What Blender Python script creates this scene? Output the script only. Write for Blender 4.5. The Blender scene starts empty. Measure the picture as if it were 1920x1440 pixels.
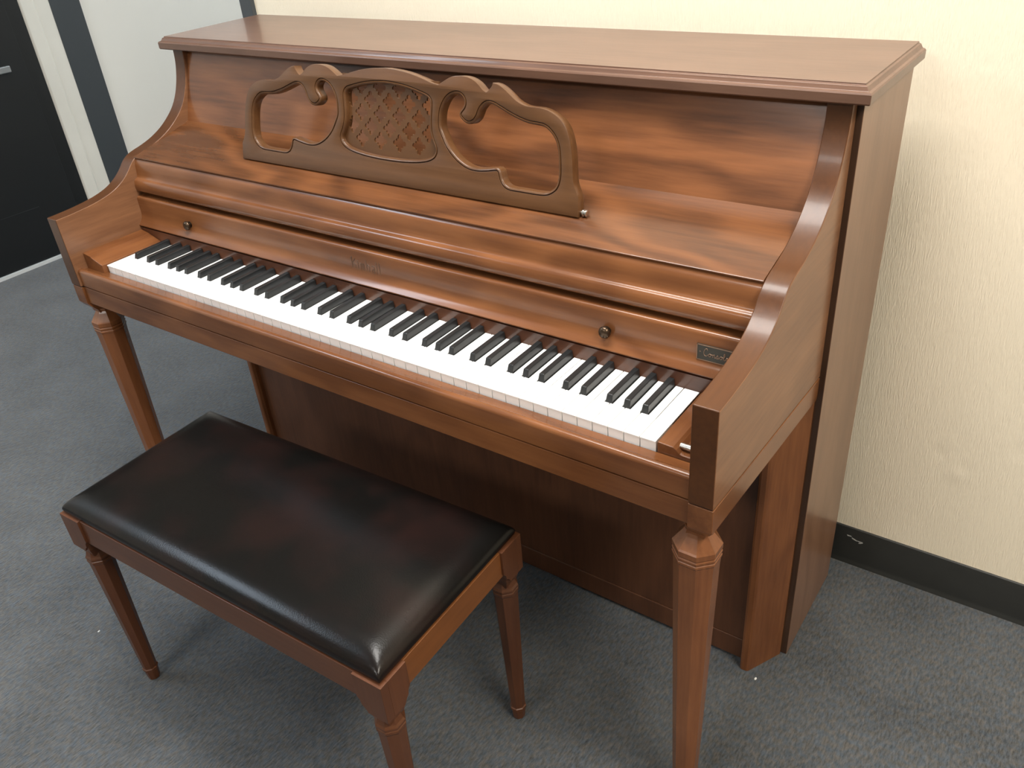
import bpy, bmesh, math, random
from mathutils import Matrix, Vector
random.seed(4)
sc = bpy.context.scene
COL = sc.collection
R = math.radians

# ------------------------------------------------------------------ camera
def make_camera():
    yaw, pitch, roll = -0.662013, -0.559318, -0.0891267
    f = Vector((math.sin(yaw)*math.cos(pitch), math.cos(yaw)*math.cos(pitch), math.sin(pitch)))
    rt = Vector((math.cos(yaw), -math.sin(yaw), 0)); up = rt.cross(f)
    r2 = math.cos(roll)*rt + math.sin(roll)*up
    u2 = -math.sin(roll)*rt + math.cos(roll)*up
    cd = bpy.data.cameras.new('camera'); co = bpy.data.objects.new('camera', cd); COL.objects.link(co)
    m = Matrix((r2, u2, -f)).transposed().to_4x4(); m.translation = (1.612535, -0.781828, 1.338529)
    co.matrix_world = m
    cd.sensor_width = 36; cd.lens = 1583.4*36/1920; cd.clip_start = 0.02
    sc.camera = co
make_camera()
sc.view_settings.view_transform = 'Standard'; sc.view_settings.look = 'None'
sc.view_settings.gamma = 1; sc.view_settings.use_curve_mapping = False
sc.view_settings.exposure = 0.0
w = bpy.data.worlds.new('world'); sc.world = w; w.use_nodes = True
w.node_tree.nodes['Background'].inputs[0].default_value = (0.85, 0.92, 1, 1)
w.node_tree.nodes['Background'].inputs[1].default_value = 0.15

CEIL = 2.62
def area(name, loc, sx, sy, watts, col):
    d = bpy.data.lights.new(name, 'AREA'); d.shape = 'RECTANGLE'; d.size = sx; d.size_y = sy
    d.energy = watts; d.color = col
    o = bpy.data.objects.new(name, d); COL.objects.link(o); o.location = loc
    return o
WARM = (1.0, 0.93, 0.80); COOL = (0.58, 0.78, 1.0); NEUTRAL = (0.70, 0.86, 1.0); WHITE = (1.0, 0.98, 0.94)
LIGHTS = [  # x, y, size x, size y, watts, colour, label
    (0.80, 0.00, 1.15, 0.50, 44, WHITE, 'long fluorescent ceiling light straight above the piano keyboard'),
    (2.60, -0.45, 0.55, 1.15, 60, WARM, 'fluorescent ceiling light over the bare floor right of the piano'),
    (-1.25, -1.20, 0.50, 1.15, 28, COOL, 'cool fluorescent ceiling light in front of the black door'),
    (-1.25, 2.60, 0.55, 1.15, 24, NEUTRAL, 'cool fluorescent ceiling light behind the back wall opening'),
    (0.70, -2.90, 1.15, 0.55, 50, WHITE, 'added ceiling fill light behind the photographer'),  # unseen fill lamp, added to brighten front faces and the back wall
]
for i, L in enumerate(LIGHTS):
    area('ceiling_lamp_light', (L[0], L[1], CEIL-0.07), L[2], L[3], L[4], L[5])

# ------------------------------------------------------------------ materials
def mat(name):
    m = bpy.data.materials.new(name); m.use_nodes = True
    nt = m.node_tree; b = nt.nodes['Principled BSDF']
    return m, nt, b
def N(nt, t, **kw):
    n = nt.nodes.new(t)
    for k, v in kw.items():
        if hasattr(n, k): setattr(n, k, v)
        else: n.inputs[k].default_value = v
    return n
def simple(name, col, rough=0.5, metal=0.0, spec=0.5, emit=None, noise=0.0, nscale=40):
    m, nt, b = mat(name)
    b.inputs['Base Color'].default_value = (*col, 1); b.inputs['Roughness'].default_value = rough
    b.inputs['Metallic'].default_value = metal; b.inputs['Specular IOR Level'].default_value = spec
    if noise:
        tc = N(nt, 'ShaderNodeTexCoord'); n = N(nt, 'ShaderNodeTexNoise', Scale=nscale)
        nt.links.new(tc.outputs['Object'], n.inputs['Vector'])
        mx = N(nt, 'ShaderNodeMix', data_type='RGBA')
        mx.inputs[6].default_value = (*[c*(1-noise) for c in col], 1); mx.inputs[7].default_value = (*[min(1, c*(1+noise)) for c in col], 1)
        nt.links.new(n.outputs['Fac'], mx.inputs[0]); nt.links.new(mx.outputs[2], b.inputs['Base Color'])
    if emit:
        b.inputs['Emission Color'].default_value = (*emit[0], 1); b.inputs['Emission Strength'].default_value = emit[1]
    return m
def wood(name, light, dark, axis='X', rough=0.27, coat=0.22, fig=0.4, seed=0.0, figscale=1.0, bump=0.06):
    """procedural walnut: fine pores + broad figure, stretched along the grain axis"""
    m, nt, b = mat(name)
    tc = N(nt, 'ShaderNodeTexCoord')
    mp = N(nt, 'ShaderNodeMapping')
    k = {'X': (1, 14, 14), 'Y': (14, 1, 14), 'Z': (14, 14, 1)}[axis]
    mp.inputs['Scale'].default_value = k; mp.inputs['Location'].default_value = (seed, seed*1.7, seed*0.6)
    nt.links.new(tc.outputs['Object'], mp.inputs['Vector'])
    warp = N(nt, 'ShaderNodeTexNoise', Scale=1.6*figscale, Detail=3.0)
    mp2 = N(nt, 'ShaderNodeMapping')
    k2 = {'X': (1, 3, 3), 'Y': (3, 1, 3), 'Z': (3, 3, 1)}[axis]
    mp2.inputs['Scale'].default_value = k2; mp2.inputs['Location'].default_value = (seed*2, seed, seed)
    nt.links.new(tc.outputs['Object'], mp2.inputs['Vector'])
    nt.links.new(mp2.outputs[0], warp.inputs['Vector'])
    # cathedral figure: contour bands of the warped noise
    mul = N(nt, 'ShaderNodeMath', operation='MULTIPLY'); mul.inputs[1].default_value = 46
    nt.links.new(warp.outputs['Fac'], mul.inputs[0])
    sn = N(nt, 'ShaderNodeMath', operation='SINE'); nt.links.new(mul.outputs[0], sn.inputs[0])
    mr = N(nt, 'ShaderNodeMapRange'); mr.inputs['From Min'].default_value = -1; mr.inputs['From Max'].default_value = 1
    nt.links.new(sn.outputs[0], mr.inputs['Value'])
    fine = N(nt, 'ShaderNodeTexNoise', Scale=9.0, Detail=5.0, Roughness=0.6)
    nt.links.new(mp.outputs[0], fine.inputs['Vector'])
    big = N(nt, 'ShaderNodeTexNoise', Scale=2.2, Detail=2.0)
    nt.links.new(mp2.outputs[0], big.inputs['Vector'])
    a1 = N(nt, 'ShaderNodeMix', data_type='FLOAT'); a1.inputs[0].default_value = fig
    nt.links.new(fine.outputs['Fac'], a1.inputs[2]); nt.links.new(mr.outputs[0], a1.inputs[3])
    a2 = N(nt, 'ShaderNodeMix', data_type='FLOAT'); a2.inputs[0].default_value = 0.35
    nt.links.new(a1.outputs[0], a2.inputs[2]); nt.links.new(big.outputs['Fac'], a2.inputs[3])
    cr = N(nt, 'ShaderNodeValToRGB'); e = cr.color_ramp.elements
    e[0].position = 0.25; e[0].color = (*dark, 1); e[1].position = 0.72; e[1].color = (*light, 1)
    nt.links.new(a2.outputs[0], cr.inputs[0]); nt.links.new(cr.outputs[0], b.inputs['Base Color'])
    b.inputs['Roughness'].default_value = rough
    b.inputs['Specular IOR Level'].default_value = 0.30
    b.inputs['Coat Weight'].default_value = coat; b.inputs['Coat Roughness'].default_value = 0.1
    bp = N(nt, 'ShaderNodeBump'); bp.inputs['Strength'].default_value = bump; bp.inputs['Distance'].default_value = 0.002
    nt.links.new(fine.outputs['Fac'], bp.inputs['Height']); nt.links.new(bp.outputs[0], b.inputs['Normal'])
    return m
WL, WD = (0.200, 0.076, 0.027), (0.098, 0.034, 0.012)
W_X = wood('walnut_lengthwise', WL, WD, 'X')
W_Y = wood('walnut_depthwise', WL, WD, 'Y', seed=3)
W_Z = wood('walnut_upright', WL, WD, 'Z', seed=7, fig=0.25)
W_SIDE = wood('walnut_side_veneer', (0.23, 0.122, 0.072), (0.15, 0.075, 0.043), 'Z', seed=9, fig=0.25, rough=0.33, bump=0.02)
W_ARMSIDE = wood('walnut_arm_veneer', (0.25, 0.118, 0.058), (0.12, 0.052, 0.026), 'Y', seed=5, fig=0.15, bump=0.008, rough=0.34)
W_PANEL = wood('walnut_figured_panel', (0.23, 0.088, 0.034), (0.06, 0.023, 0.011), 'X', seed=12.3, fig=0.42, figscale=0.8)
W_SHELF = wood('walnut_figured_shelf', (0.165, 0.062, 0.022), (0.055, 0.020, 0.008), 'X', seed=21.7, fig=0.38, figscale=0.9)
W_LID = wood('walnut_lid', (0.150, 0.080, 0.053), (0.092, 0.048, 0.032), 'X', seed=2.2, fig=0.2, rough=0.33)
W_DARK = wood('walnut_dark_red', (0.12, 0.048, 0.026), (0.06, 0.024, 0.014), 'X', seed=6, rough=0.25)
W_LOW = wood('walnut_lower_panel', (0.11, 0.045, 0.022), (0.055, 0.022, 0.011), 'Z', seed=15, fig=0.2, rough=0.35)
W_DESK = wood('walnut_music_desk', (0.118, 0.052, 0.019), (0.072, 0.030, 0.011), 'X', seed=31, fig=0.15, rough=0.38)
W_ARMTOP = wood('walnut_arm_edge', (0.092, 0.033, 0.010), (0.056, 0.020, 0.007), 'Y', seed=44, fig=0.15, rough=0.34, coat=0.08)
W_LEG = wood('walnut_leg', (0.23, 0.088, 0.034), (0.13, 0.048, 0.02), 'Z', seed=17, fig=0.15)
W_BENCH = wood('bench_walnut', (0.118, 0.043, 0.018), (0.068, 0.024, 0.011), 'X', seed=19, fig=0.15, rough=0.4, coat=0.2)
W_BLEG = wood('bench_walnut_leg', (0.118, 0.043, 0.018), (0.068, 0.024, 0.011), 'Z', seed=23, fig=0.15, rough=0.4, coat=0.2)
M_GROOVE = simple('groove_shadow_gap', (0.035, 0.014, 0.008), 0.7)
M_WHITE = simple('white_key_plastic', (0.90, 0.90, 0.89), 0.22, spec=0.5)
M_BLACK = simple('black_key_plastic', (0.012, 0.013, 0.014), 0.33)
M_BRASS = simple('aged_brass', (0.07, 0.045, 0.028), 0.3, 0.8)
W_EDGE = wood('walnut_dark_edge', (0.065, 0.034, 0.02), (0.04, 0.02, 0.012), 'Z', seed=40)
M_STEEL = simple('steel_pin', (0.6, 0.57, 0.53), 0.25, 1.0)
M_PLATE = simple('dark_plate', (0.035, 0.032, 0.025), 0.4, 0.4)
M_PLATE_E = simple('copper_plate_edge', (0.24, 0.15, 0.10), 0.4, 0.6)
M_LETTER = simple('pressed_lettering', (0.085, 0.042, 0.02), 0.55)
M_BASE = simple('black_vinyl_base', (0.017, 0.018, 0.017), 0.45, noise=0.2)
M_BLACKP = simple('black_door_paint', (0.008, 0.009, 0.010), 0.4, noise=0.2, nscale=3)
M_DARKTRIM = simple('charcoal_metal_trim', (0.045, 0.052, 0.058), 0.45)
M_SCUFF = simple('pale_scuff', (0.35, 0.35, 0.34), 0.8)
M_LINT = simple('white_lint', (0.75, 0.75, 0.75), 0.9)
M_GREYWALL = simple('grey_wall_paint', (0.80, 0.765, 0.70), 0.6, noise=0.02, nscale=6)
M_WHITEJAMB = simple('off_white_jamb_paint', (0.74, 0.71, 0.64), 0.5, noise=0.05, nscale=9)
M_CEIL = simple('ceiling_tile', (0.62, 0.61, 0.58), 0.9, noise=0.04, nscale=60)
M_LFRAME = simple('lamp_frame_white', (0.8, 0.8, 0.8), 0.4)
M_DIFF = simple('lamp_diffuser', (0.9, 0.9, 0.9), 0.4, emit=((1, 0.97, 0.92), 6.0))

def leather():
    m, nt, b = mat('dark_brown_vinyl')
    tc = N(nt, 'ShaderNodeTexCoord')
    n = N(nt, 'ShaderNodeTexNoise', Scale=9.0, Detail=3.0); nt.links.new(tc.outputs['Object'], n.inputs['Vector'])
    cr = N(nt, 'ShaderNodeValToRGB'); e = cr.color_ramp.elements
    e[0].position = 0.42; e[0].color = (0.0045, 0.0040, 0.0036, 1); e[1].position = 0.78; e[1].color = (0.014, 0.0065, 0.0055, 1)
    nt.links.new(n.outputs['Fac'], cr.inputs[0]); nt.links.new(cr.outputs[0], b.inputs['Base Color'])
    b.inputs['Roughness'].default_value = 0.27; b.inputs['Specular IOR Level'].default_value = 0.24
    v = N(nt, 'ShaderNodeTexVoronoi', Scale=420.0); nt.links.new(tc.outputs['Object'], v.inputs['Vector'])
    bp = N(nt, 'ShaderNodeBump'); bp.inputs['Strength'].default_value = 0.12; bp.inputs['Distance'].default_value = 0.0006
    nt.links.new(v.outputs['Distance'], bp.inputs['Height']); nt.links.new(bp.outputs[0], b.inputs['Normal'])
    return m
M_LEATHER = leather()
def wallpaper():
    m, nt, b = mat('cream_embossed_wallpaper')
    tc = N(nt, 'ShaderNodeTexCoord')
    mp = N(nt, 'ShaderNodeMapping'); mp.inputs['Scale'].default_value = (560, 560, 64)
    nt.links.new(tc.outputs['Object'], mp.inputs['Vector'])
    n = N(nt, 'ShaderNodeTexNoise', Scale=1.0, Detail=2.0); nt.links.new(mp.outputs[0], n.inputs['Vector'])
    big = N(nt, 'ShaderNodeTexNoise', Scale=1.6, Detail=2.0); nt.links.new(tc.outputs['Object'], big.inputs['Vector'])
    mx = N(nt, 'ShaderNodeMix', data_type='RGBA')
    mx.inputs[6].default_value = (0.80, 0.71, 0.555, 1); mx.inputs[7].default_value = (0.86, 0.785, 0.64, 1)
    ad = N(nt, 'ShaderNodeMix', data_type='FLOAT'); ad.inputs[0].default_value = 0.15
    nt.links.new(big.outputs['Fac'], ad.inputs[2]); nt.links.new(n.outputs['Fac'], ad.inputs[3])
    nt.links.new(ad.outputs[0], mx.inputs[0]); nt.links.new(mx.outputs[2], b.inputs['Base Color'])
    b.inputs['Roughness'].default_value = 0.55; b.inputs['Specular IOR Level'].default_value = 0.3
    bp = N(nt, 'ShaderNodeBump'); bp.inputs['Strength'].default_value = 0.65; bp.inputs['Distance'].default_value = 0.0018
    nt.links.new(n.outputs['Fac'], bp.inputs['Height'])
    prev = bp
    for (x, z, r, h) in ((1.512, 0.295, 0.026, 0.0009), (1.473, 0.335, 0.022, -0.0006), (1.60, 0.38, 0.03, -0.0005)):
        d = N(nt, 'ShaderNodeVectorMath', operation='DISTANCE'); d.inputs[1].default_value = (x, 0.6683, z)
        nt.links.new(tc.outputs['Object'], d.inputs[0])
        r_ = N(nt, 'ShaderNodeMapRange', interpolation_type='SMOOTHSTEP')
        r_.inputs['From Min'].default_value = 0; r_.inputs['From Max'].default_value = r
        r_.inputs['To Min'].default_value = 1; r_.inputs['To Max'].default_value = 0
        nt.links.new(d.outputs['Value'], r_.inputs['Value'])
        b2 = N(nt, 'ShaderNodeBump'); b2.inputs['Strength'].default_value = 1.0; b2.inputs['Distance'].default_value = h
        nt.links.new(r_.outputs[0], b2.inputs['Height']); nt.links.new(prev.outputs[0], b2.inputs['Normal']); prev = b2
    nt.links.new(prev.outputs[0], b.inputs['Normal'])
    return m
M_WALL = wallpaper()
def carpet():
    m, nt, b = mat('grey_loop_carpet')
    tc = N(nt, 'ShaderNodeTexCoord')
    mp = N(nt, 'ShaderNodeMapping'); mp.inputs['Scale'].default_value = (250, 70, 1); mp.inputs['Rotation'].default_value = (0, 0, R(-32))
    nt.links.new(tc.outputs['Object'], mp.inputs['Vector'])
    n = N(nt, 'ShaderNodeTexNoise', Scale=1.0, Detail=4.0, Roughness=0.7); nt.links.new(mp.outputs[0], n.inputs['Vector'])
    big = N(nt, 'ShaderNodeTexNoise', Scale=7.0, Detail=4.0); nt.links.new(tc.outputs['Object'], big.inputs['Vector'])
    hue = N(nt, 'ShaderNodeTexNoise', Scale=90.0, Detail=2.0); nt.links.new(tc.outputs['Object'], hue.inputs['Vector'])
    cr = N(nt, 'ShaderNodeValToRGB'); e = cr.color_ramp.elements
    e[0].position = 0.28; e[0].color = (0.018, 0.0205, 0.022, 1); e[1].position = 0.70; e[1].color = (0.124, 0.131, 0.139, 1)
    ad = N(nt, 'ShaderNodeMix', data_type='FLOAT'); ad.inputs[0].default_value = 0.25
    nt.links.new(n.outputs['Fac'], ad.inputs[2]); nt.links.new(big.outputs['Fac'], ad.inputs[3])
    nt.links.new(ad.outputs[0], cr.inputs[0])
    c2 = N(nt, 'ShaderNodeValToRGB'); e = c2.color_ramp.elements
    e[0].position = 0.35; e[0].color = (0.86, 0.97, 1.10, 1); e[1].position = 0.65; e[1].color = (1.12, 1.0, 0.88, 1)
    nt.links.new(hue.outputs['Fac'], c2.inputs[0])
    mx = N(nt, 'ShaderNodeMix', data_type='RGBA', blend_type='MULTIPLY'); mx.inputs[0].default_value = 1
    nt.links.new(cr.outputs[0], mx.inputs[6]); nt.links.new(c2.outputs[0], mx.inputs[7])
    nt.links.new(mx.outputs[2], b.inputs['Base Color'])
    b.inputs['Roughness'].default_value = 0.95; b.inputs['Specular IOR Level'].default_value = 0.1
    b.inputs['Sheen Weight'].default_value = 0.25
    bp = N(nt, 'ShaderNodeBump'); bp.inputs['Strength'].default_value = 0.8; bp.inputs['Distance'].default_value = 0.003
    nt.links.new(n.outputs['Fac'], bp.inputs['Height']); nt.links.new(bp.outputs[0], b.inputs['Normal'])
    return m
M_CARPET = carpet()

# ------------------------------------------------------------------ mesh helpers
def bm_box(bm, x0, x1, y0, y1, z0, z1):
    v = [bm.verts.new(p) for p in ((x0,y0,z0),(x1,y0,z0),(x1,y1,z0),(x0,y1,z0),(x0,y0,z1),(x1,y0,z1),(x1,y1,z1),(x0,y1,z1))]
    for f in ((0,3,2,1),(4,5,6,7),(0,1,5,4),(1,2,6,5),(2,3,7,6),(3,0,4,7)): bm.faces.new([v[i] for i in f])
def bm_prism(bm, pts, a0, a1, ax='X'):
    """extrude a 2-D polygon along an axis; pts are the two other axes in order"""
    def P(p, a): return {'X': (a, p[0], p[1]), 'Y': (p[0], a, p[1]), 'Z': (p[0], p[1], a)}[ax]
    A = [bm.verts.new(P(p, a0)) for p in pts]; B = [bm.verts.new(P(p, a1)) for p in pts]
    n = len(pts)
    bm.faces.new(A[::-1]); bm.faces.new(B)
    for i in range(n): bm.faces.new((A[i], A[(i+1) % n], B[(i+1) % n], B[i]))
def bm_lathe(bm, prof, c, seg=8, rot=R(22.5), axis='Z', square_pow=None):
    rings = []
    for r, z in prof:
        ring = []
        for i in range(seg):
            a = rot + 2*math.pi*i/seg
            u, v = r*math.cos(a), r*math.sin(a)
            p = {'Z': (c[0]+u, c[1]+v, c[2]+z), 'Y': (c[0]+u, c[1]+z, c[2]+v), 'X': (c[0]+z, c[1]+u, c[2]+v)}[axis]
            ring.append(bm.verts.new(p))
        rings.append(ring)
    for a, b in zip(rings, rings[1:]):
        for i in range(seg): bm.faces.new((a[i], a[(i+1) % seg], b[(i+1) % seg], b[i]))
    bm.faces.new(rings[0][::-1]); bm.faces.new(rings[-1])
def obj(name, bm, m, parent=None, bevel=0.0, smooth=None, seg=2, origin=None):
    """link a bmesh as one mesh object; its vertices are given in the parent's world frame"""
    bmesh.ops.recalc_face_normals(bm, faces=bm.faces[:])
    me = bpy.data.meshes.new(name); 
    off = Vector(origin) if origin is not None else (Vector(parent['_org']) if parent is not None and '_org' in parent else Vector((0, 0, 0)))
    if off.length: bmesh.ops.translate(bm, verts=bm.verts[:], vec=-off)
    bm.to_mesh(me); bm.free()
    me.materials.append(m)
    o = bpy.data.objects.new(name, me); COL.objects.link(o)
    if smooth is not None:
        for p in me.polygons: p.use_smooth = True
        me.set_sharp_from_angle(angle=R(smooth))
    if bevel:
        md = o.modifiers.new('bevel', 'BEVEL'); md.width = bevel; md.segments = seg; md.limit_method = 'ANGLE'; md.angle_limit = R(40)
        md.harden_normals = True
    if parent is not None:
        o.parent = parent
        if '_org' in parent: o['_org'] = tuple(parent['_org'])
    elif origin is not None:
        o.location = origin
    return o
def box(name, x0, x1, y0, y1, z0, z1, m, parent=None, bevel=0.0, **k):
    bm = bmesh.new(); bm_box(bm, x0, x1, y0, y1, z0, z1); return obj(name, bm, m, parent, bevel, **k)
def prism(name, pts, a0, a1, m, parent=None, ax='X', bevel=0.0, **k):
    bm = bmesh.new(); bm_prism(bm, pts, a0, a1, ax); return obj(name, bm, m, parent, bevel, **k)
def second(o, m, test):
    o.data.materials.append(m)
    for p in o.data.polygons:
        if test(p.normal): p.material_index = 1
    return o
def empty(name, loc, rz=0.0):
    o = bpy.data.objects.new(name, None); COL.objects.link(o); o.location = loc; o.rotation_euler = (0, 0, rz)
    o.empty_display_size = 0.1; o['_org'] = tuple(loc) if not rz else (0.0, 0.0, 0.0)
    return o
def tag(o, label=None, cat=None, group=None, kind=None):
    for k, v in (('label', label), ('category', cat), ('group', group), ('kind', kind)):
        if v: o[k] = v
    return o
def struct(o, label, cat):
    return tag(o, label, cat, kind='structure')
def tube(bm, pts, r, seg=6, flat=None):
    """polyline swept with a round section"""
    pts = [Vector(p) for p in pts]; rings = []
    for i, p in enumerate(pts):
        t = (pts[min(i+1, len(pts)-1)] - pts[max(i-1, 0)]).normalized()
        a = t.cross(Vector((0, 1, 0))); 
        if a.length < 1e-4: a = t.cross(Vector((0, 0, 1)))
        a.normalize(); b = t.cross(a).normalized()
        rings.append([bm.verts.new(p + r*(math.cos(2*math.pi*k/seg)*a + math.sin(2*math.pi*k/seg)*b)) for k in range(seg)])
    for A, B in zip(rings, rings[1:]):
        for k in range(seg): bm.faces.new((A[k], A[(k+1) % seg], B[(k+1) % seg], B[k]))
    bm.faces.new(rings[0][::-1]); bm.faces.new(rings[-1])
def catmull(P, sub=4, closed=True):
    n = len(P); out = []
    rng = range(n) if closed else range(n-1)
    for i in rng:
        g = (lambda j: P[j % n]) if closed else (lambda j: P[max(0, min(n-1, j))])
        p0, p1, p2, p3 = g(i-1), g(i), g(i+1), g(i+2)
        for s in range(sub):
            t = s/sub
            out.append(tuple(0.5*((2*b) + (-a+c)*t + (2*a-5*b+4*c-d)*t*t + (-a+3*b-3*c+d)*t**3) for a, b, c, d in zip(p0, p1, p2, p3)))
    if not closed: out.append(P[-1])
    return out

# ================================================================== ROOM
XL, YW = -2.0876, 0.6683
struct(box('floor', -2.25, 4.9, -6.0, 3.2, -0.05, 0.0, M_CARPET), 'grey loop pile carpet under the piano and bench', 'floor')
struct(box('wall_back', -0.204, 4.9, YW, YW+0.12, 0.0, CEIL, M_WALL), 'cream wall with embossed vertical texture behind the piano', 'wall')
bb = prism('baseboard_back', [(YW, 0), (YW-0.009, 0), (YW-0.007, 0.006), (YW-0.0045, 0.012), (YW-0.004, 0.092), (YW-0.0025, 0.0945), (YW, 0.0945)], -0.204, 4.9, M_BASE, smooth=60)
struct(bb, 'black vinyl baseboard along the cream wall', 'baseboard')
bm = bmesh.new()
for pts in ([(1.3415, .0735), (1.350, .0735), (1.351, .0715), (1.343, .0705)], [(1.352, .070), (1.362, .066), (1.363, .064), (1.352, .067)], [(1.362, .066), (1.374, .0665), (1.375, .0640), (1.370, .0605), (1.366, .0600), (1.369, .0635)]):
    bm_prism(bm, pts, YW-0.0048, YW-0.0038, 'Y')
obj('scuff_mark', bm, M_SCUFF, bb)
struct(box('trim_1', -0.246, -0.204, YW-0.012, YW+0.132, 0.0, CEIL, M_DARKTRIM, bevel=0.002), 'charcoal edge trim where the cream wall ends', 'trim')
struct(box('wall_left', XL-0.12, XL, -6.0, 3.2, 0.0, CEIL, M_GREYWALL), 'pale grey wall panel beyond the piano', 'wall')
# black post, white jamb, black door on the left wall
struct(box('trim_2', XL, XL+0.012, 1.148, 1.276, 0.0, CEIL, M_DARKTRIM, bevel=0.001), 'black vertical frame strip beside the grey wall panel', 'trim')
struct(prism('trim_3', [(XL, 1.022), (XL+0.010, 1.022), (XL+0.016, 1.034), (XL+0.016, 1.080), (XL+0.010, 1.088), (XL+0.010, 1.148), (XL, 1.148)], 0.0, CEIL, M_WHITEJAMB, ax='Z', bevel=0.001),
       'off-white door jamb between two black strips', 'trim')
door = empty('door_1', (XL, 0.55, 0)); struct(door, 'black door at the left edge', 'door')
box('door_leaf', XL, XL+0.04, 0.10, 0.955, 0.014, 2.05, M_BLACKP, door, bevel=0.002)
box('kick_plate', XL+0.04, XL+0.042, 0.13, 0.80, 0.02, 0.235, M_BLACKP, door, bevel=0.0008)
box('door_casing', XL, XL+0.018, 0.955, 1.022, 0.014, 2.12, M_BLACKP, door, bevel=0.001)
h = box('door_handle', XL+0.075, XL+0.09, 0.70, 0.872, 0.765, 0.790, simple('grey_metal_handle', (0.35, 0.36, 0.37), 0.4, 0.8), door, bevel=0.004)
bm = bmesh.new(); bm_lathe(bm, [(0.012, 0.04), (0.012, 0.08)], (XL, 0.73, 0.778), 16, 0, 'X'); obj('handle_spindle', bm, M_STEEL, h)
struct(box('baseboard_left', XL, XL+0.05, -6.0, 1.02, 0.0, 0.013, simple('white_threshold', (0.62, 0.63, 0.63), 0.5)), 'thin white threshold strip under the black door', 'baseboard')
struct(box('wall_passage', -0.204, -0.084, YW+0.12, 3.2, 0.0, CEIL, M_GREYWALL), 'passage side of the wall behind the piano', 'wall')
struct(box('wall_far', -2.25, 4.9, 3.2, 3.3, 0.0, CEIL, M_GREYWALL), 'far wall of the passage', 'wall')
struct(box('wall_right', 4.9, 5.0, -6.0, 3.2, 0.0, CEIL, M_WALL), 'cream wall on the right of the room', 'wall')
struct(box('wall_front', -2.25, 4.9, -6.1, -6.0, 0.0, CEIL, M_WALL), 'cream wall behind the photographer', 'wall')
struct(box('ceiling', -2.25, 4.9, -6.0, 3.2, CEIL, CEIL+0.05, M_CEIL), 'white tiled ceiling of the room', 'ceiling')
for L in LIGHTS:
    t = empty('ceiling_light', (L[0], L[1], CEIL)); tag(t, L[6], 'ceiling light', 'ceiling lights')
    bm = bmesh.new(); sx, sy = L[2]/2+0.03, L[3]/2+0.03
    for (a, b, c, d) in ((-sx, sx, -sy, -sy+0.03), (-sx, sx, sy-0.03, sy), (-sx, -sx+0.03, -sy+0.03, sy-0.03), (sx-0.03, sx, -sy+0.03, sy-0.03)):
        bm_box(bm, L[0]+a, L[0]+b, L[1]+c, L[1]+d, CEIL-0.05, CEIL)
    obj('frame', bm, M_LFRAME, t)
    box('diffuser', L[0]-sx+0.03, L[0]+sx-0.03, L[1]-sy+0.03, L[1]+sy-0.03, CEIL-0.045, CEIL-0.03, M_DIFF, t)
for (x, y, s, lab) in ((1.301, 0.276, 0.0035, 'tiny white speck of lint beside the piano side panel'), (0.087, -0.332, 0.003, 'tiny white speck of lint left of the bench')):
    bm = bmesh.new(); bmesh.ops.create_icosphere(bm, subdivisions=2, radius=s)
    for v in bm.verts: v.co.z = v.co.z*0.35 + s*0.33; v.co.x *= 0.6; v.co += Vector((random.uniform(-.1,.1)*s, random.uniform(-.1,.1)*s, 0))
    o = obj('lint', bm, M_LINT); o.location = (x, y, 0.0); tag(o, lab, 'lint')

# ================================================================== PIANO
CX = 0.6125
piano = empty('upright_piano', (CX, 0.30, 0))
tag(piano, 'walnut console upright piano with open keyboard and carved music desk', 'piano')
mx_ = lambda x: 2*CX - x
AI, AO = 1.2868, 1.3201          # arm inner / outer faces (right side)
ZTOP = 1.067
# --- case sides
for s, nm in ((1, 'R'), (-1, 'L')):
    a, b = (1.2925, 1.3288) if s > 0 else (mx_(1.3288), mx_(1.2925))
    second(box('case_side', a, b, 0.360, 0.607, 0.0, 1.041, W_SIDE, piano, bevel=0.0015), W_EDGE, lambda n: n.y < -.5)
box('back_panel', mx_(1.2925), 1.2925, 0.590, 0.605, 0.02, 1.04, W_LOW, piano)
# --- arms
ARM = [(-.038, .798), (.0, .7995), (.045, .8035), (.08, .810), (.105, .8185), (.125, .830), (.140, .8425), (.153, .856), (.166, .8645), (.182, .870), (.205, .8755),
       (.23, .8835), (.255, .895), (.278, .910), (.299, .9285), (.315, .950), (.327, .975), (.335, 1.000), (.339, 1.020), (.3405, 1.0405)]
arm_top = catmull(ARM, 4, False)
GS = -0.0705   # the lower edge falls slightly towards the back
for s in (1, -1):
    a, b = (AI, AO) if s > 0 else (mx_(AO), mx_(AI))
    pts = [(-.038, .6535)] + arm_top + [(.36, 1.0405), (.36, .6535+GS*.398)]
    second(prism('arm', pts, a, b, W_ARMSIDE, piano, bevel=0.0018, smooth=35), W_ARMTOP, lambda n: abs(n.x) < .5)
    prism('arm_gap_shade', [(-.0355, .6512), (-.0355, .6538), (.359, .6538+GS*.3945), (.359, .6512+GS*.3945)], a+.0015, b-.0015, M_GROOVE, piano)  # dark strip filling the gap, with its shade put into the colour
    prism('arm_base', [(-.037, .6515), (.36, .6515+GS*.397), (.36, .6125+GS*.397), (-.034, .6125), (-.037, .6145)], a+0.0003*s*0, b, W_Y, piano, bevel=0.001, smooth=35)
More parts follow.
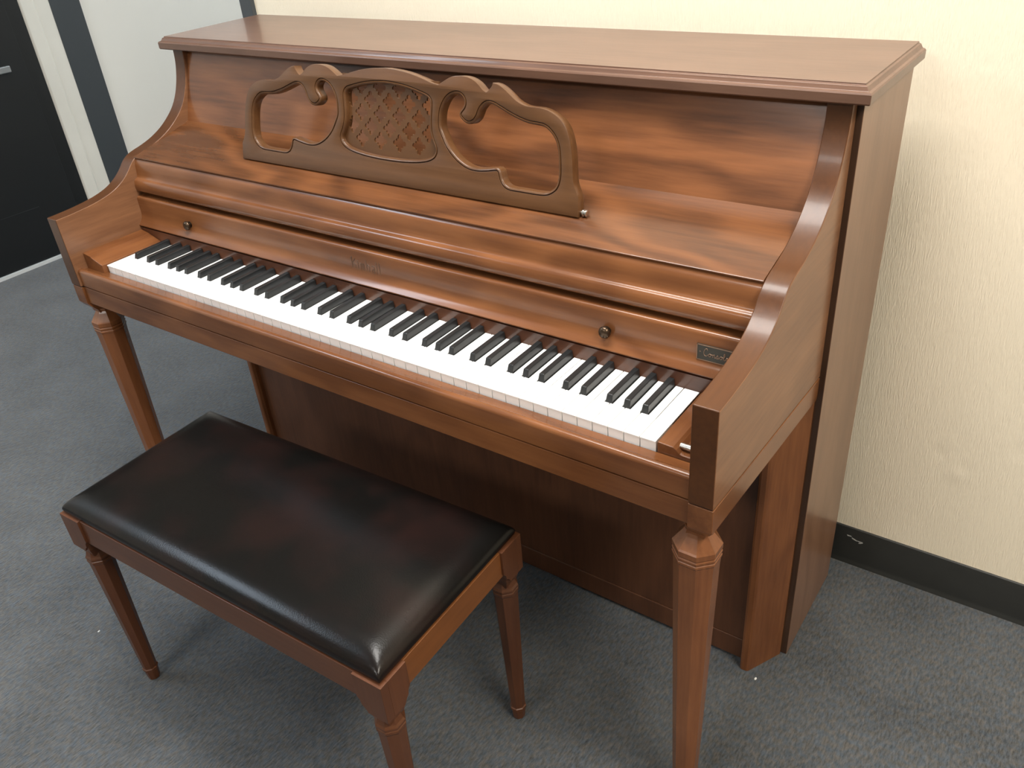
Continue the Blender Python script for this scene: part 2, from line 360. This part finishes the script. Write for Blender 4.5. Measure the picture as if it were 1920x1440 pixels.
# --- key slip, lower rail, key bed
prism('key_slip', [(-.002, .6535), (-.002, .6845), (-.004, .6855), (-.0175, .6855), (-.020, .6875), (-.0225, .6895), (-.0265, .6905), (-.0300, .6895), (-.0325, .6868), (-.0330, .6835), (-.0330, .6545), (-.0320, .6535)],
      mx_(AI), AI, W_X, piano, smooth=40)
prism('front_rail', [(-.0325, .6515), (.03, .6515), (.03, .613), (-.0305, .613), (-.0325, .615)], mx_(AI), AI, W_X, piano, bevel=0.0008)
box('key_bed', mx_(AI), AI, 0.0, .345, .618, .652, W_LOW, piano)
# --- key blocks
zk = .6995
L0, L1 = mx_(AI), -0.0015
b_l = prism('key_block', [(L0, .655), (L0, .7185), (-.036, .7140), (-.0350, .7120), (-.0335, .7120), (L1, .7018), (L1, .655)], -.010, .1290, W_Y, piano, ax='Y', bevel=0.0012)
R0, R1 = 1.2265, AI
b_r = prism('key_block', [(R1, .655), (R1, .6905), (1.262, .6905), (1.2575, .6915), (1.2525, .6965), (1.248, .6990), (R0, .7000), (R0, .655)], -.001, .1290, W_Y, piano, ax='Y', bevel=0.0012)
bm = bmesh.new(); bm_lathe(bm, [(0.0022, 0.0), (0.0042, 0.001), (0.0042, 0.034)], (1.2525, 0.011, 0.6962), 14, 0, 'X')
obj('steel_pin', bm, M_STEEL, b_r, smooth=40)
# --- keys
KW = 1.225; wk = KW/52
names = ['A','B','C','D','E','F','G']
blk = {}   # boundary index -> centre x
OFFS = {'A': .0035, 'C': -.0028, 'D': .0028, 'F': -.0035, 'G': 0.0}
for i in range(51):
    nm = names[i % 7]
    if nm in OFFS: blk[i+1] = (i+1)*wk + OFFS[nm] + .0012
BW = .0116
YB = .1285
proto_cache = {}
def white_key(i):
    g = .0007
    x0, x1 = i*wk+g, (i+1)*wk-g
    tl = blk[i]+BW/2+.0009 if i in blk else x0
    tr = blk[i+1]-BW/2-.0009 if (i+1) in blk else x1
    yh = .0475
    poly = [(x0, -.0012), (x1, -.0012), (x1, yh), (tr, yh), (tr, YB), (tl, YB), (tl, yh), (x0, yh)]
    poly = [p for k, p in enumerate(poly) if k == 0 or (abs(p[0]-poly[k-1][0]) > 1e-6 or abs(p[1]-poly[k-1][1]) > 1e-6)]
    bm = bmesh.new(); bm_prism(bm, poly, zk-.0022, zk, 'Z')
    bm_box(bm, x0, x1, .0, .0470, zk-.020, zk-.00221)
    return obj('white_key', bm, M_WHITE, piano, bevel=.00045, seg=2)
for i in range(52): white_key(i)
def black_key(x):
    bm = bmesh.new(); w0, w1 = BW/2, BW/2-.0015
    z0, z1 = zk-.006, zk+.0118
    v = [(x-w0, .0460, z0), (x+w0, .0460, z0), (x+w0, YB, z0), (x-w0, YB, z0), (x-w1, .0515, z1-.0006), (x+w1, .0515, z1-.0006), (x+w1, YB, z1), (x-w1, YB, z1)]
    v = [bm.verts.new(p) for p in v]
    for f in ((0,3,2,1),(4,5,6,7),(0,1,5,4),(1,2,6,5),(2,3,7,6),(3,0,4,7)): bm.faces.new([v[k] for k in f])
    return obj('black_key', bm, M_BLACK, piano, bevel=.0013, seg=3)
for x in blk.values(): black_key(x)
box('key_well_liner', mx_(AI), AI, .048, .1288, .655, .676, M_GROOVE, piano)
# --- back strip, fallboard with knobs, plate and lettering
prism('key_strip', [(.1290, .690), (.1290, .7228), (.145, .7228), (.145, .690)], mx_(AI), AI, W_DARK, piano)
fall = prism('fallboard', [(.185, .7875), (.1465, .7875), (.1425, .7868), (.1405, .7845), (.1398, .781), (.1396, .755), (.1390, .748), (.1370, .7415), (.1335, .736), (.1290, .7315), (.1265, .7290), (.1265, .7275), (.130, .7265), (.185, .7265)],
      mx_(AI), AI, W_X, piano, smooth=40)
for kx in (.1065, 1.0745):
    bm = bmesh.new()
    bm_lathe(bm, [(.0070, 0), (.0070, -.0010), (.0048, -.0018), (.0048, -.0030), (.0078, -.0042), (.0092, -.0065), (.0092, -.0085), (.0078, -.0112), (.0050, -.0128), (.0018, -.0132)], (kx, .1398, .7525), 24, 0, 'Y')
    obj('fallboard_knob', bm, M_BRASS, fall, smooth=50)
pl = box('name_plate', 1.2135, 1.2780, .1376, .1399, .7455, .7690, M_PLATE, fall)
bm = bmesh.new()
for (a, b, c, d) in ((1.2135, 1.278, .7680, .7690), (1.2135, 1.278, .7455, .7463), (1.2135, 1.2145, .7455, .7690)): bm_box(bm, a, b, .1370, .1378, c, d)
bm_lathe(bm, [(.0009, 0), (.0009, -.0007)], (1.2185, .1376, .7585), 10, 0, 'Y')
obj('plate_border', bm, M_PLATE_E, pl)
def strokes(bm, S, x, z, k, r, y, sub=5):
    for s in S:
        pts = catmull([(x+k*u, z+k*v) for u, v in s], sub, False) if len(s) > 2 else [(x+k*u, z+k*v) for u, v in s]
        tube(bm, [(p[0], y, p[1]) for p in pts], r, 6)
# "Console" in joined script
C_ = [[(.95,1.55),(.8,1.9),(.45,1.85),(.1,1.2),(.1,.4),(.45,.0),(.85,.15),(1.15,.5)]]
o_ = [[(.55,.75),(.2,.65),(.1,.3),(.3,.02),(.6,.2),(.6,.6),(.5,.75),(.7,.65),(.95,.6)]]
n_ = [[(0,.6),(.15,.75),(.15,.0)],[(.15,.4),(.4,.75),(.6,.65),(.6,.15),(.75,.0),(.95,.3)]]
s_ = [[(0,.2),(.35,.8),(.5,.4),(.35,.0),(.05,.05)],[(.35,.0),(.6,.05),(.8,.35)]]
l_ = [[(0,.3),(.35,1.1),(.35,1.6),(.15,1.5),(.12,.4),(.25,.0),(.5,.15),(.6,.35)]]
e_ = [[(0,.3),(.4,.5),(.4,.75),(.15,.7),(.08,.25),(.3,.0),(.6,.2),(.75,.4)]]
bm = bmesh.new(); k = .0058; x = 1.2235; z = .7530
for S, adv in ((C_, 1.15), (o_, .95), (n_, .95), (s_, .8), (o_, .95), (l_, .6), (e_, .8)):
    strokes(bm, S, x, z, k, .00045, .1373); x += adv*k
obj('script_lettering', bm, M_PLATE_E, pl)
# pressed blackletter name in the middle of the fallboard
K_ = [[(.15,1.5),(.15,.1)],[(.15,.1),(.35,0)],[(0,1.35),(.3,1.55)],[(.2,.75),(.75,1.4)],[(.3,.85),(.7,.55)],[(.7,.55),(.7,.1)],[(.7,.1),(.9,.0)]]
i_ = [[(.1,.95),(.2,.85),(.2,.1)],[(.2,.1),(.35,0)],[(.15,1.25),(.25,1.15)]]
m_ = [[(.05,.95),(.18,.85)],[(.18,.85),(.18,.0)],[(.18,.8),(.4,.98)],[(.45,.9),(.45,.0)],[(.45,.8),(.68,.98)],[(.72,.9),(.72,.1)],[(.72,.1),(.9,.0)]]
b_ = [[(.15,1.5),(.15,.1)],[(.15,.1),(.4,-.02)],[(.4,-.02),(.62,.2)],[(.62,.2),(.62,.8)],[(.62,.8),(.35,.98)],[(.35,.98),(.15,.8)]]
a_ = [[(.15,.9),(.4,.98)],[(.4,.98),(.58,.85)],[(.58,.85),(.58,.1)],[(.58,.1),(.72,0)],[(.58,.55),(.2,.4)],[(.2,.4),(.15,.1)],[(.15,.1),(.35,.0)],[(.35,.0),(.58,.15)]]
ll_ = [[(.1,1.5),(.2,1.4)],[(.2,1.4),(.2,.1)],[(.2,.1),(.36,0)]]
bm = bmesh.new(); k = .0145; x = .5650; z = .7480
for S, adv in ((K_, .98), (i_, .44), (m_, 1.0), (b_, .8), (a_, .82), (ll_, .44), (ll_, .44)):
    strokes(bm, S, x, z, k, .00075, .1397, 2); x += adv*k
obj('pressed_lettering', bm, M_LETTER, fall)
# --- shelf, fallboard cover (rounded moulding), upper panel
LIP = (.1635, .8655)
prism('music_shelf', [(.352, .8985+.0195), (.300, .8985), LIP, (.1622, .8646), (.1622, .8630), (.1635, .8618), (.300, .8860), (.352, .8860)], mx_(AI), AI, W_SHELF, piano, smooth=30)
prism('fallboard_cover', [(.29, .886), (.1665, .8612), (.1640, .8595), (.1615, .8560), (.1595, .8510), (.1582, .8450), (.1574, .8380), (.1566, .8300), (.1550, .8250), (.1525, .8228), (.1500, .8222), (.1478, .8205), (.1460, .8175), (.1447, .8130), (.1440, .8080), (.1440, .8035), (.1450, .7995), (.1470, .7968), (.1500, .7955), (.165, .7955), (.165, .815), (.29, .815)],
      mx_(AI), AI, W_X, piano, smooth=50)
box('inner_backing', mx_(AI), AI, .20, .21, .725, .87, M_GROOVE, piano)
prism('upper_panel', [(.3545, 1.0405), (.3085, .9005), (.325, .898), (.371, 1.0405)], mx_(AI), AI, W_PANEL, piano, smooth=30)
# --- lid with moulded edge
lp = [(.0, .0), (.0, -.002), (.0030, -.0030), (.0045, -.0060), (.0060, -.0085), (.0095, -.0095), (.0110, -.0115), (.0110, -.0225), (.0095, -.0245), (.0, -.0255)]  # outward, down
bm = bmesh.new(); rings = []
x0, x1, y0, y1 = mx_(1.3325), 1.3325, .3365, .596
for o, dz in lp:
    rings.append([bm.verts.new(p) for p in ((x0-o, y0-o, ZTOP+dz), (x1+o, y0-o, ZTOP+dz), (x1+o, y1, ZTOP+dz), (x0-o, y1, ZTOP+dz))])
for A, B in zip(rings, rings[1:]):
    for i in range(4): bm.faces.new((A[i], A[(i+1) % 4], B[(i+1) % 4], B[i]))
bm.faces.new(rings[0]); bm.faces.new(rings[-1][::-1])
obj('lid', bm, W_LID, piano, bevel=0.0006)
# --- lower panel, bottom board, pillars
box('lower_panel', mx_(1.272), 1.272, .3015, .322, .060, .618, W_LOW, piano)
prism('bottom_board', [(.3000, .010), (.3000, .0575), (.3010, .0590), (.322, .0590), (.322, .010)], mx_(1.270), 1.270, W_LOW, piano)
foot = [(1.2640, .360), (1.2640, .2920), (1.2668, .2850), (1.2710, .2832), (1.2795, .2835), (1.2830, .2862), (1.3180, .3545), (1.3180, .360)]
for s in (1, -1):
    pts = foot if s > 0 else [(mx_(x), y) for x, y in foot][::-1]
    prism('pillar', pts, 0.0, .615, W_Z, piano, ax='Z', bevel=0.0008)
# --- front legs
def leg_profile():
    return [(.0120, .0), (.0145, .004), (.0165, .030), (.0178, .048), (.0182, .052), (.0205, .054), (.0205, .060), (.0185, .062), (.0190, .066), (.0296, .530), (.0305, .5440), (.0318, .5465), (.0318, .5495), (.0302, .5510), (.0318, .5530), (.0320, .5560), (.0305, .5580), (.0320, .5600), (.0320, .5680), (.0300, .5705), (.0190, .5860), (.0165, .5900), (.0165, .5960)]
for s in (1, -1):
    cx = 1.2895 if s > 0 else mx_(1.2895)
    bm = bmesh.new(); prof = [(r*1.03, z) for r, z in leg_profile()]
    bm_lathe(bm, prof, (cx, -.007, 0), 8, R(22.5))
    xm = (AI+AO)/2 if s > 0 else mx_((AI+AO)/2); ym = -.0205; lv = []
    for k, z, t in ((.0128, .588, .85), (.0128, .596, .7), (.0148, .606, .25), (.0160, .6135, 0)):
        x_, y_ = xm+(cx-xm)*t, ym+(-.007-ym)*t
        lv.append([bm.verts.new((x_+a*k, y_+b*k, z)) for a, b in ((-1,-1),(1,-1),(1,1),(-1,1))])
    for A, B in zip(lv, lv[1:]):
        for q in range(4): bm.faces.new((A[q], A[(q+1)%4], B[(q+1)%4], B[q]))
    bm.faces.new(lv[0][::-1]); bm.faces.new(lv[-1])
    obj('leg', bm, W_LEG, piano, bevel=0.0007)
# --- music desk
UC, Y0, Z0, TILT = .6076, .2134, .8735, R(11)
OUT = [(0,192.2),(25.4,190.6),(50.2,187.3),(74.5,181.9),(95.2,176.3),(111.0,173.8)]
OUT2 = [(116.8,177.2),(127.4,183.0),(136.8,187.0),(146.0,188.9),(156.4,189.6),(166.7,188.8),(176.9,186.1),(186.0,181.6),(192.9,176.2),(198.6,171.6),(204.2,169.4)]
OUT3 = [(207.4,171.3),(212.8,176.7),(215.3,180.2),(215.9,183.6)]
OUT4 = [(223.5,182.4),(232.3,178.9),(241.2,173.7),(250.0,167.7),(258.8,161.8),(267.4,158.3),(275.9,156.0),(286.4,155.2),(300.9,155.2),(311.2,153.6),(321.6,150.4),(332.0,145.6),(340.4,139.8),(346.9,132.3),(352.7,121.4),(357.7,107.2),(360.8,92.7),(363.2,72.9),(365.4,58.0),(369.1,48.3),(376.0,36.0)]
right = catmull(OUT, 3, False) + catmull(OUT2, 2, False) + OUT3 + catmull(OUT4, 2, False) + [(377.5, 7.5)]
outline = [(-u, s) for u, s in right[1:]][::-1] + right
GR = [(110.9,119.5),(112.1,133.9),(116.9,146.6),(124.0,156.8),(133.4,163.9),(145.1,167.5),(155.6,166.5),(163.7,160.6),(167.3,152.3),(165.2,143.5),(159.5,136.9),(157.9,133.3),(163.1,128.5),(170.1,125.6),(178.2,127.5),(184.9,134.7),(189.2,144.5),(196.8,153.7),(206.7,158.2),(217.8,157.8),(231.1,153.0),(248.8,146.0),(266.1,140.3),(283.2,136.4),(300.0,135.4),(312.5,133.6),(323.0,127.6),(331.7,119.4),(337.4,110.1),(341.3,97.2),(343.6,79.0),(344.3,60.5),(340.7,46.3),(333.0,37.5),(320.8,31.5),(303.9,30.0),(275.8,30.0),(253.7,30.3),(242.3,34.2),(235.3,42.3),(231.5,51.7),(228.0,56.6),(212.2,53.8),(191.5,51.3),(172.7,52.6),(156.0,58.9),(141.5,68.2),(128.1,81.4),(118.3,96.7),(112.2,108.8)]
GC = [(0,173.0),(26,171.6),(50,168.4),(76,162.5),(91,157.8),(98,150.4),(99.4,140),(98,120.5),(99,104),(103.5,90),(109,79.5),(109.5,70),(103,60.5),(88,53.6),(62,48.8),(30,46.3),(0,45.7)]
GCf = GC + [(-u, s) for u, s in GC[1:-1]][::-1]
def dense(P, sub=3): return catmull(P, sub, True)
gR, gC = dense(GR), dense(GCf)
gL = [(-u, s) for u, s in gR][::-1]
def d3(u, s, d):   # d: distance in front of the desk's face, metres
    return Vector((UC + u/1000, Y0 + s/1000*math.sin(TILT) - d*math.cos(TILT), Z0 + s/1000*math.cos(TILT) + d*math.sin(TILT)))
def filled(name, loops, d0, d1, m, parent, bev=0.0, offset=0.0):
    """2-D region with holes, given thickness between depths d0 and d1 (metres in front of the face)"""
    cu = bpy.data.curves.new(name, 'CURVE'); cu.dimensions = '2D'; cu.fill_mode = 'BOTH'
    for L in loops:
        sp = cu.splines.new('POLY'); sp.points.add(len(L)-1); sp.use_cyclic_u = True
        for p, (u, s) in zip(sp.points, L): p.co = (u/1000, s/1000, 0, 1)
    cu.extrude = abs(d1-d0)/2 - bev; cu.bevel_depth = bev; cu.bevel_resolution = 1; cu.offset = -bev
    tmp = bpy.data.objects.new('tmp', cu); COL.objects.link(tmp)
    dg = bpy.context.evaluated_depsgraph_get(); dg.update()
    me = bpy.data.meshes.new_from_object(tmp.evaluated_get(dg))
    bpy.data.objects.remove(tmp)
    bm = bmesh.new(); bm.from_mesh(me); bpy.data.meshes.remove(me); bpy.data.curves.remove(cu)
    bmesh.ops.remove_doubles(bm, verts=bm.verts[:], dist=1e-6)
    mid = (d0+d1)/2
    for v in bm.verts: v.co = d3(v.co.x*1000, v.co.y*1000, mid + v.co.z)
    return obj(name, bm, m, parent, smooth=30)
desk = filled('music_desk', [outline, gR, gL, gC], -.017, 0.0, W_DESK, piano, bev=0.0007)
def offset_loop(L, d):
    n = len(L); area_ = sum(L[i][0]*L[(i+1) % n][1]-L[(i+1) % n][0]*L[i][1] for i in range(n)); sg = 1 if area_ > 0 else -1
    out = []
    for i in range(n):
        a, b = L[i-1], L[(i+1) % n]; tx, ty = b[0]-a[0], b[1]-a[1]; l = math.hypot(tx, ty) or 1
        out.append((L[i][0] - sg*ty/l*d, L[i][1] + sg*tx/l*d))
    return out
def bead(name, L, w, parent):
    sec = [(.9, -.016), (.9, -.0022), (1.5, -.0006), (w*.35, .0004), (w*.62, .0001), (w*.86, -.0012), (w, -.0030), (w, -.016)]
    loops = [offset_loop(L, o) for o, _ in sec]
    bm = bmesh.new(); n = len(L)
    V = [[bm.verts.new(d3(p[0], p[1], d)) for p in lp_] for lp_, (_, d) in zip(loops, sec)]
    for a in range(len(V)):
        b = (a+1) % len(V)
        for i in range(n): bm.faces.new((V[a][i], V[a][(i+1) % n], V[b][(i+1) % n], V[b][i]))
    return obj(name, bm, W_DESK, parent, smooth=45)
for L in (gR, gL): bead('opening_bead', L, 5.2, desk)
bead('opening_bead', gC, 5.6, desk)
# floor of the engraved groove
def groove(L):
    A, B = offset_loop(L, -.3), offset_loop(L, 1.4)
    bm = bmesh.new(); n = len(L)
    VA = [bm.verts.new(d3(p[0], p[1], -.0022)) for p in A]; VB = [bm.verts.new(d3(p[0], p[1], -.0022)) for p in B]
    VC = [bm.verts.new(d3(p[0], p[1], -.0040)) for p in A]; VD = [bm.verts.new(d3(p[0], p[1], -.0040)) for p in B]
    for i in range(n):
        j = (i+1) % n
        for q in ((VA[i], VA[j], VB[j], VB[i]), (VC[i], VC[j], VD[j], VD[i]), (VA[i], VA[j], VC[j], VC[i]), (VB[i], VB[j], VD[j], VD[i])): bm.faces.new(q)
    return obj('engraved_groove', bm, M_GROOVE, desk)
for L in (gR, gL, gC): groove(L)
def quatrefoil(cu_, cs_, S=14.4):
    P = []
    for q in range(4):
        a0 = q*math.pi/2
        lobe = [(7.6, -3.7), (10.2, -4.3), (12.6, -3.6), (14.2, -1.6), (14.4, 0), (14.2, 1.6), (12.6, 3.6), (10.2, 4.3), (7.6, 3.7), (8.0, 5.4), (7.4, 7.0), (6.4, 7.8), (5.0, 8.0)]
        for x, y in lobe: P.append((cu_ + x*math.cos(a0)-y*math.sin(a0), cs_ + x*math.sin(a0)+y*math.cos(a0)))
    return P
Q = []
for r in range(-3, 4):
    for c in range(-3, 4):
        for (ou, os_) in ((0, 0), (21.3, 21.35)):
            u, s = c*42.6+ou, 96.8+r*42.7+os_
            if abs(u) < 92 and 52 < s < 166 : Q.append((u, s))
sheet = [(-116, 38), (116, 38), (112, 60), (104, 100), (104, 165), (-104, 165), (-104, 100), (-112, 60)]
# clip: drop foils that would break the sheet edge hidden behind the board
filled('lattice', [[(-112, 40), (112, 40), (112, 80), (106, 178), (-106, 178), (-112, 80)]] + [quatrefoil(u, s) for u, s in Q if abs(u) < 90 and 56 < s < 162], -.0110, -.0080, W_DESK, desk)
for sx in (1,):
    bm = bmesh.new()
    c = d3(sx*378.0, 14.0, -.008)
    prof = [(.0030, 0), (.0030, .0030), (.0056, .0036), (.0056, .0060), (.0040, .0066), (.0040, .0078), (.0054, .0084), (.0054, .0105), (.0030, .0112)]
    bm_lathe(bm, [(r, z*sx) for r, z in prof], (c.x, c.y, c.z), 14, 0, 'X')
    obj('hinge_pin', bm, M_STEEL, desk, smooth=40)

# ================================================================== BENCH
B0 = Vector((.2735, -.3620, 0)); BR = R(2.1); BWX, BDY = .731, .3370
bench = empty('piano_bench', B0, BR)
tag(bench, 'walnut piano bench with dark brown padded vinyl seat', 'bench')
ZF = .4360
IN = .0045
for (c, d) in ((IN, IN+.018), (BDY-IN-.018, BDY-IN)):
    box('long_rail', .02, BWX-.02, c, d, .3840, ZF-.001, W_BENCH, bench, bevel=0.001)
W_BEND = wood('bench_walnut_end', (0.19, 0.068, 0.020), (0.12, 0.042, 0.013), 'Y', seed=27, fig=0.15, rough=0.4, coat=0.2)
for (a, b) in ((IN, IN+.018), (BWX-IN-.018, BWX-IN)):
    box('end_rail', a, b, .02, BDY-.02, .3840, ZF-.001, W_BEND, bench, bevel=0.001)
box('seat_board', .012, BWX-.012, .012, BDY-.012, .425, ZF+.0015, W_BENCH, bench, bevel=0.001)
br = [(0, .3640), (0, ZF), (.052, ZF), (.052, .3900), (.0475, .3845), (.0455, .3760), (.0400, .3710), (.0360, .3640)]
def bench_leg(sx, sy):
    ox, oy = (0 if sx < 0 else BWX), (0 if sy < 0 else BDY)
    kx, ky = -sx, -sy
    bm = bmesh.new()
    bm_prism(bm, [(ox+kx*u, z) for u, z in br], oy, oy+ky*.014, 'Y')
    bm_prism(bm, [(oy+ky*max(u, .014), z) for u, z in br], ox, ox+kx*.014, 'X')
    c = (ox+kx*.0235, oy+ky*.0235, 0)
    bm_lathe(bm, [(.0150*1.414, .345), (.0168*1.414, .352), (.0200*1.414, .3645), (.0200*1.414, ZF-.002)], c, 4, R(45))
    prof = [(.0095, 0), (.0115, .003), (.0128, .018), (.0130, .026), (.0152, .0275), (.0152, .0320), (.0128, .0335), (.0135, .0370), (.0212, .322), (.0228, .3260), (.0228, .3300), (.0214, .3315), (.0228, .3330), (.0228, .3370), (.0205, .3410), (.0180, .3490), (.0180, .356)]
    bm_lathe(bm, prof, c, 8, R(22.5))
    return obj('leg', bm, W_BLEG, bench, bevel=0.0006)
for sx in (-1, 1):
    for sy in (-1, 1): bench_leg(sx, sy)
# padded seat
bm = bmesh.new(); nx, ny = 64, 36
m0 = .0050; X0, X1, YA, YBk = m0, BWX-m0, m0, BDY-m0
def cush(u, v):
    # signed square -> rounded pillow; returns x,y,z
    x, y = u, v
    e = 1 - (abs(x)**14 + abs(y)**14)**(1/14.0) if (abs(x) or abs(y)) else 1
    return x, y
grid = []
hx, hy = (X1-X0)/2, (YBk-YA)/2; cx_, cy_ = (X0+X1)/2, (YA+YBk)/2
def edge_dist(x, y): return min(hx-abs(x), hy-abs(y))
def warp(t): return math.sin(t*math.pi/2)**1.0 if False else (abs(t)**0.75)*(1 if t > 0 else -1)
def spacing(n, h, r=.03):
    out = []
    for i in range(n+1):
        t = -1+2*i/n
        a = h*(math.sin(t*math.pi/2)); out.append(a)
    return out
xs, ys = spacing(nx, hx), spacing(ny, hy)
ZB = ZF+.0015
for y in ys:
    row = []
    for x in xs:
        dx, dy = hx-abs(x), hy-abs(y)
        def rise(d): 
            t = min(1, d/.050); return math.sqrt(max(0, 1-(1-t)**2))
        a_, b_ = rise(dx), rise(dy); k_ = 14.0
        sm = -math.log(math.exp(-k_*a_)+math.exp(-k_*b_))/k_ + .0
        z = ZB + .006 + .0245*max(0.0, sm) + .0015*(1-(x/hx)**2)*(1-(y/hy)**2)
        # corner gather
        row.append(bm.verts.new((cx_+x, cy_+y, z)))
    grid.append(row)
for j in range(ny):
    for i in range(nx): bm.faces.new((grid[j][i], grid[j][i+1], grid[j+1][i+1], grid[j+1][i]))
ring = [grid[0][i] for i in range(nx)] + [grid[j][nx] for j in range(ny)] + [grid[ny][i] for i in range(nx, 0, -1)] + [grid[j][0] for j in range(ny, 0, -1)]
low = [bm.verts.new((cx_+(v.co.x-cx_)*.996, cy_+(v.co.y-cy_)*.992, ZB)) for v in ring]
n = len(ring)
for i in range(n): bm.faces.new((ring[i], ring[(i+1) % n], low[(i+1) % n], low[i]))
bm.faces.new(low)
obj('seat_cushion', bm, M_LEATHER, bench, smooth=60)

for o in bpy.data.objects:
    if '_org' in o: del o['_org']
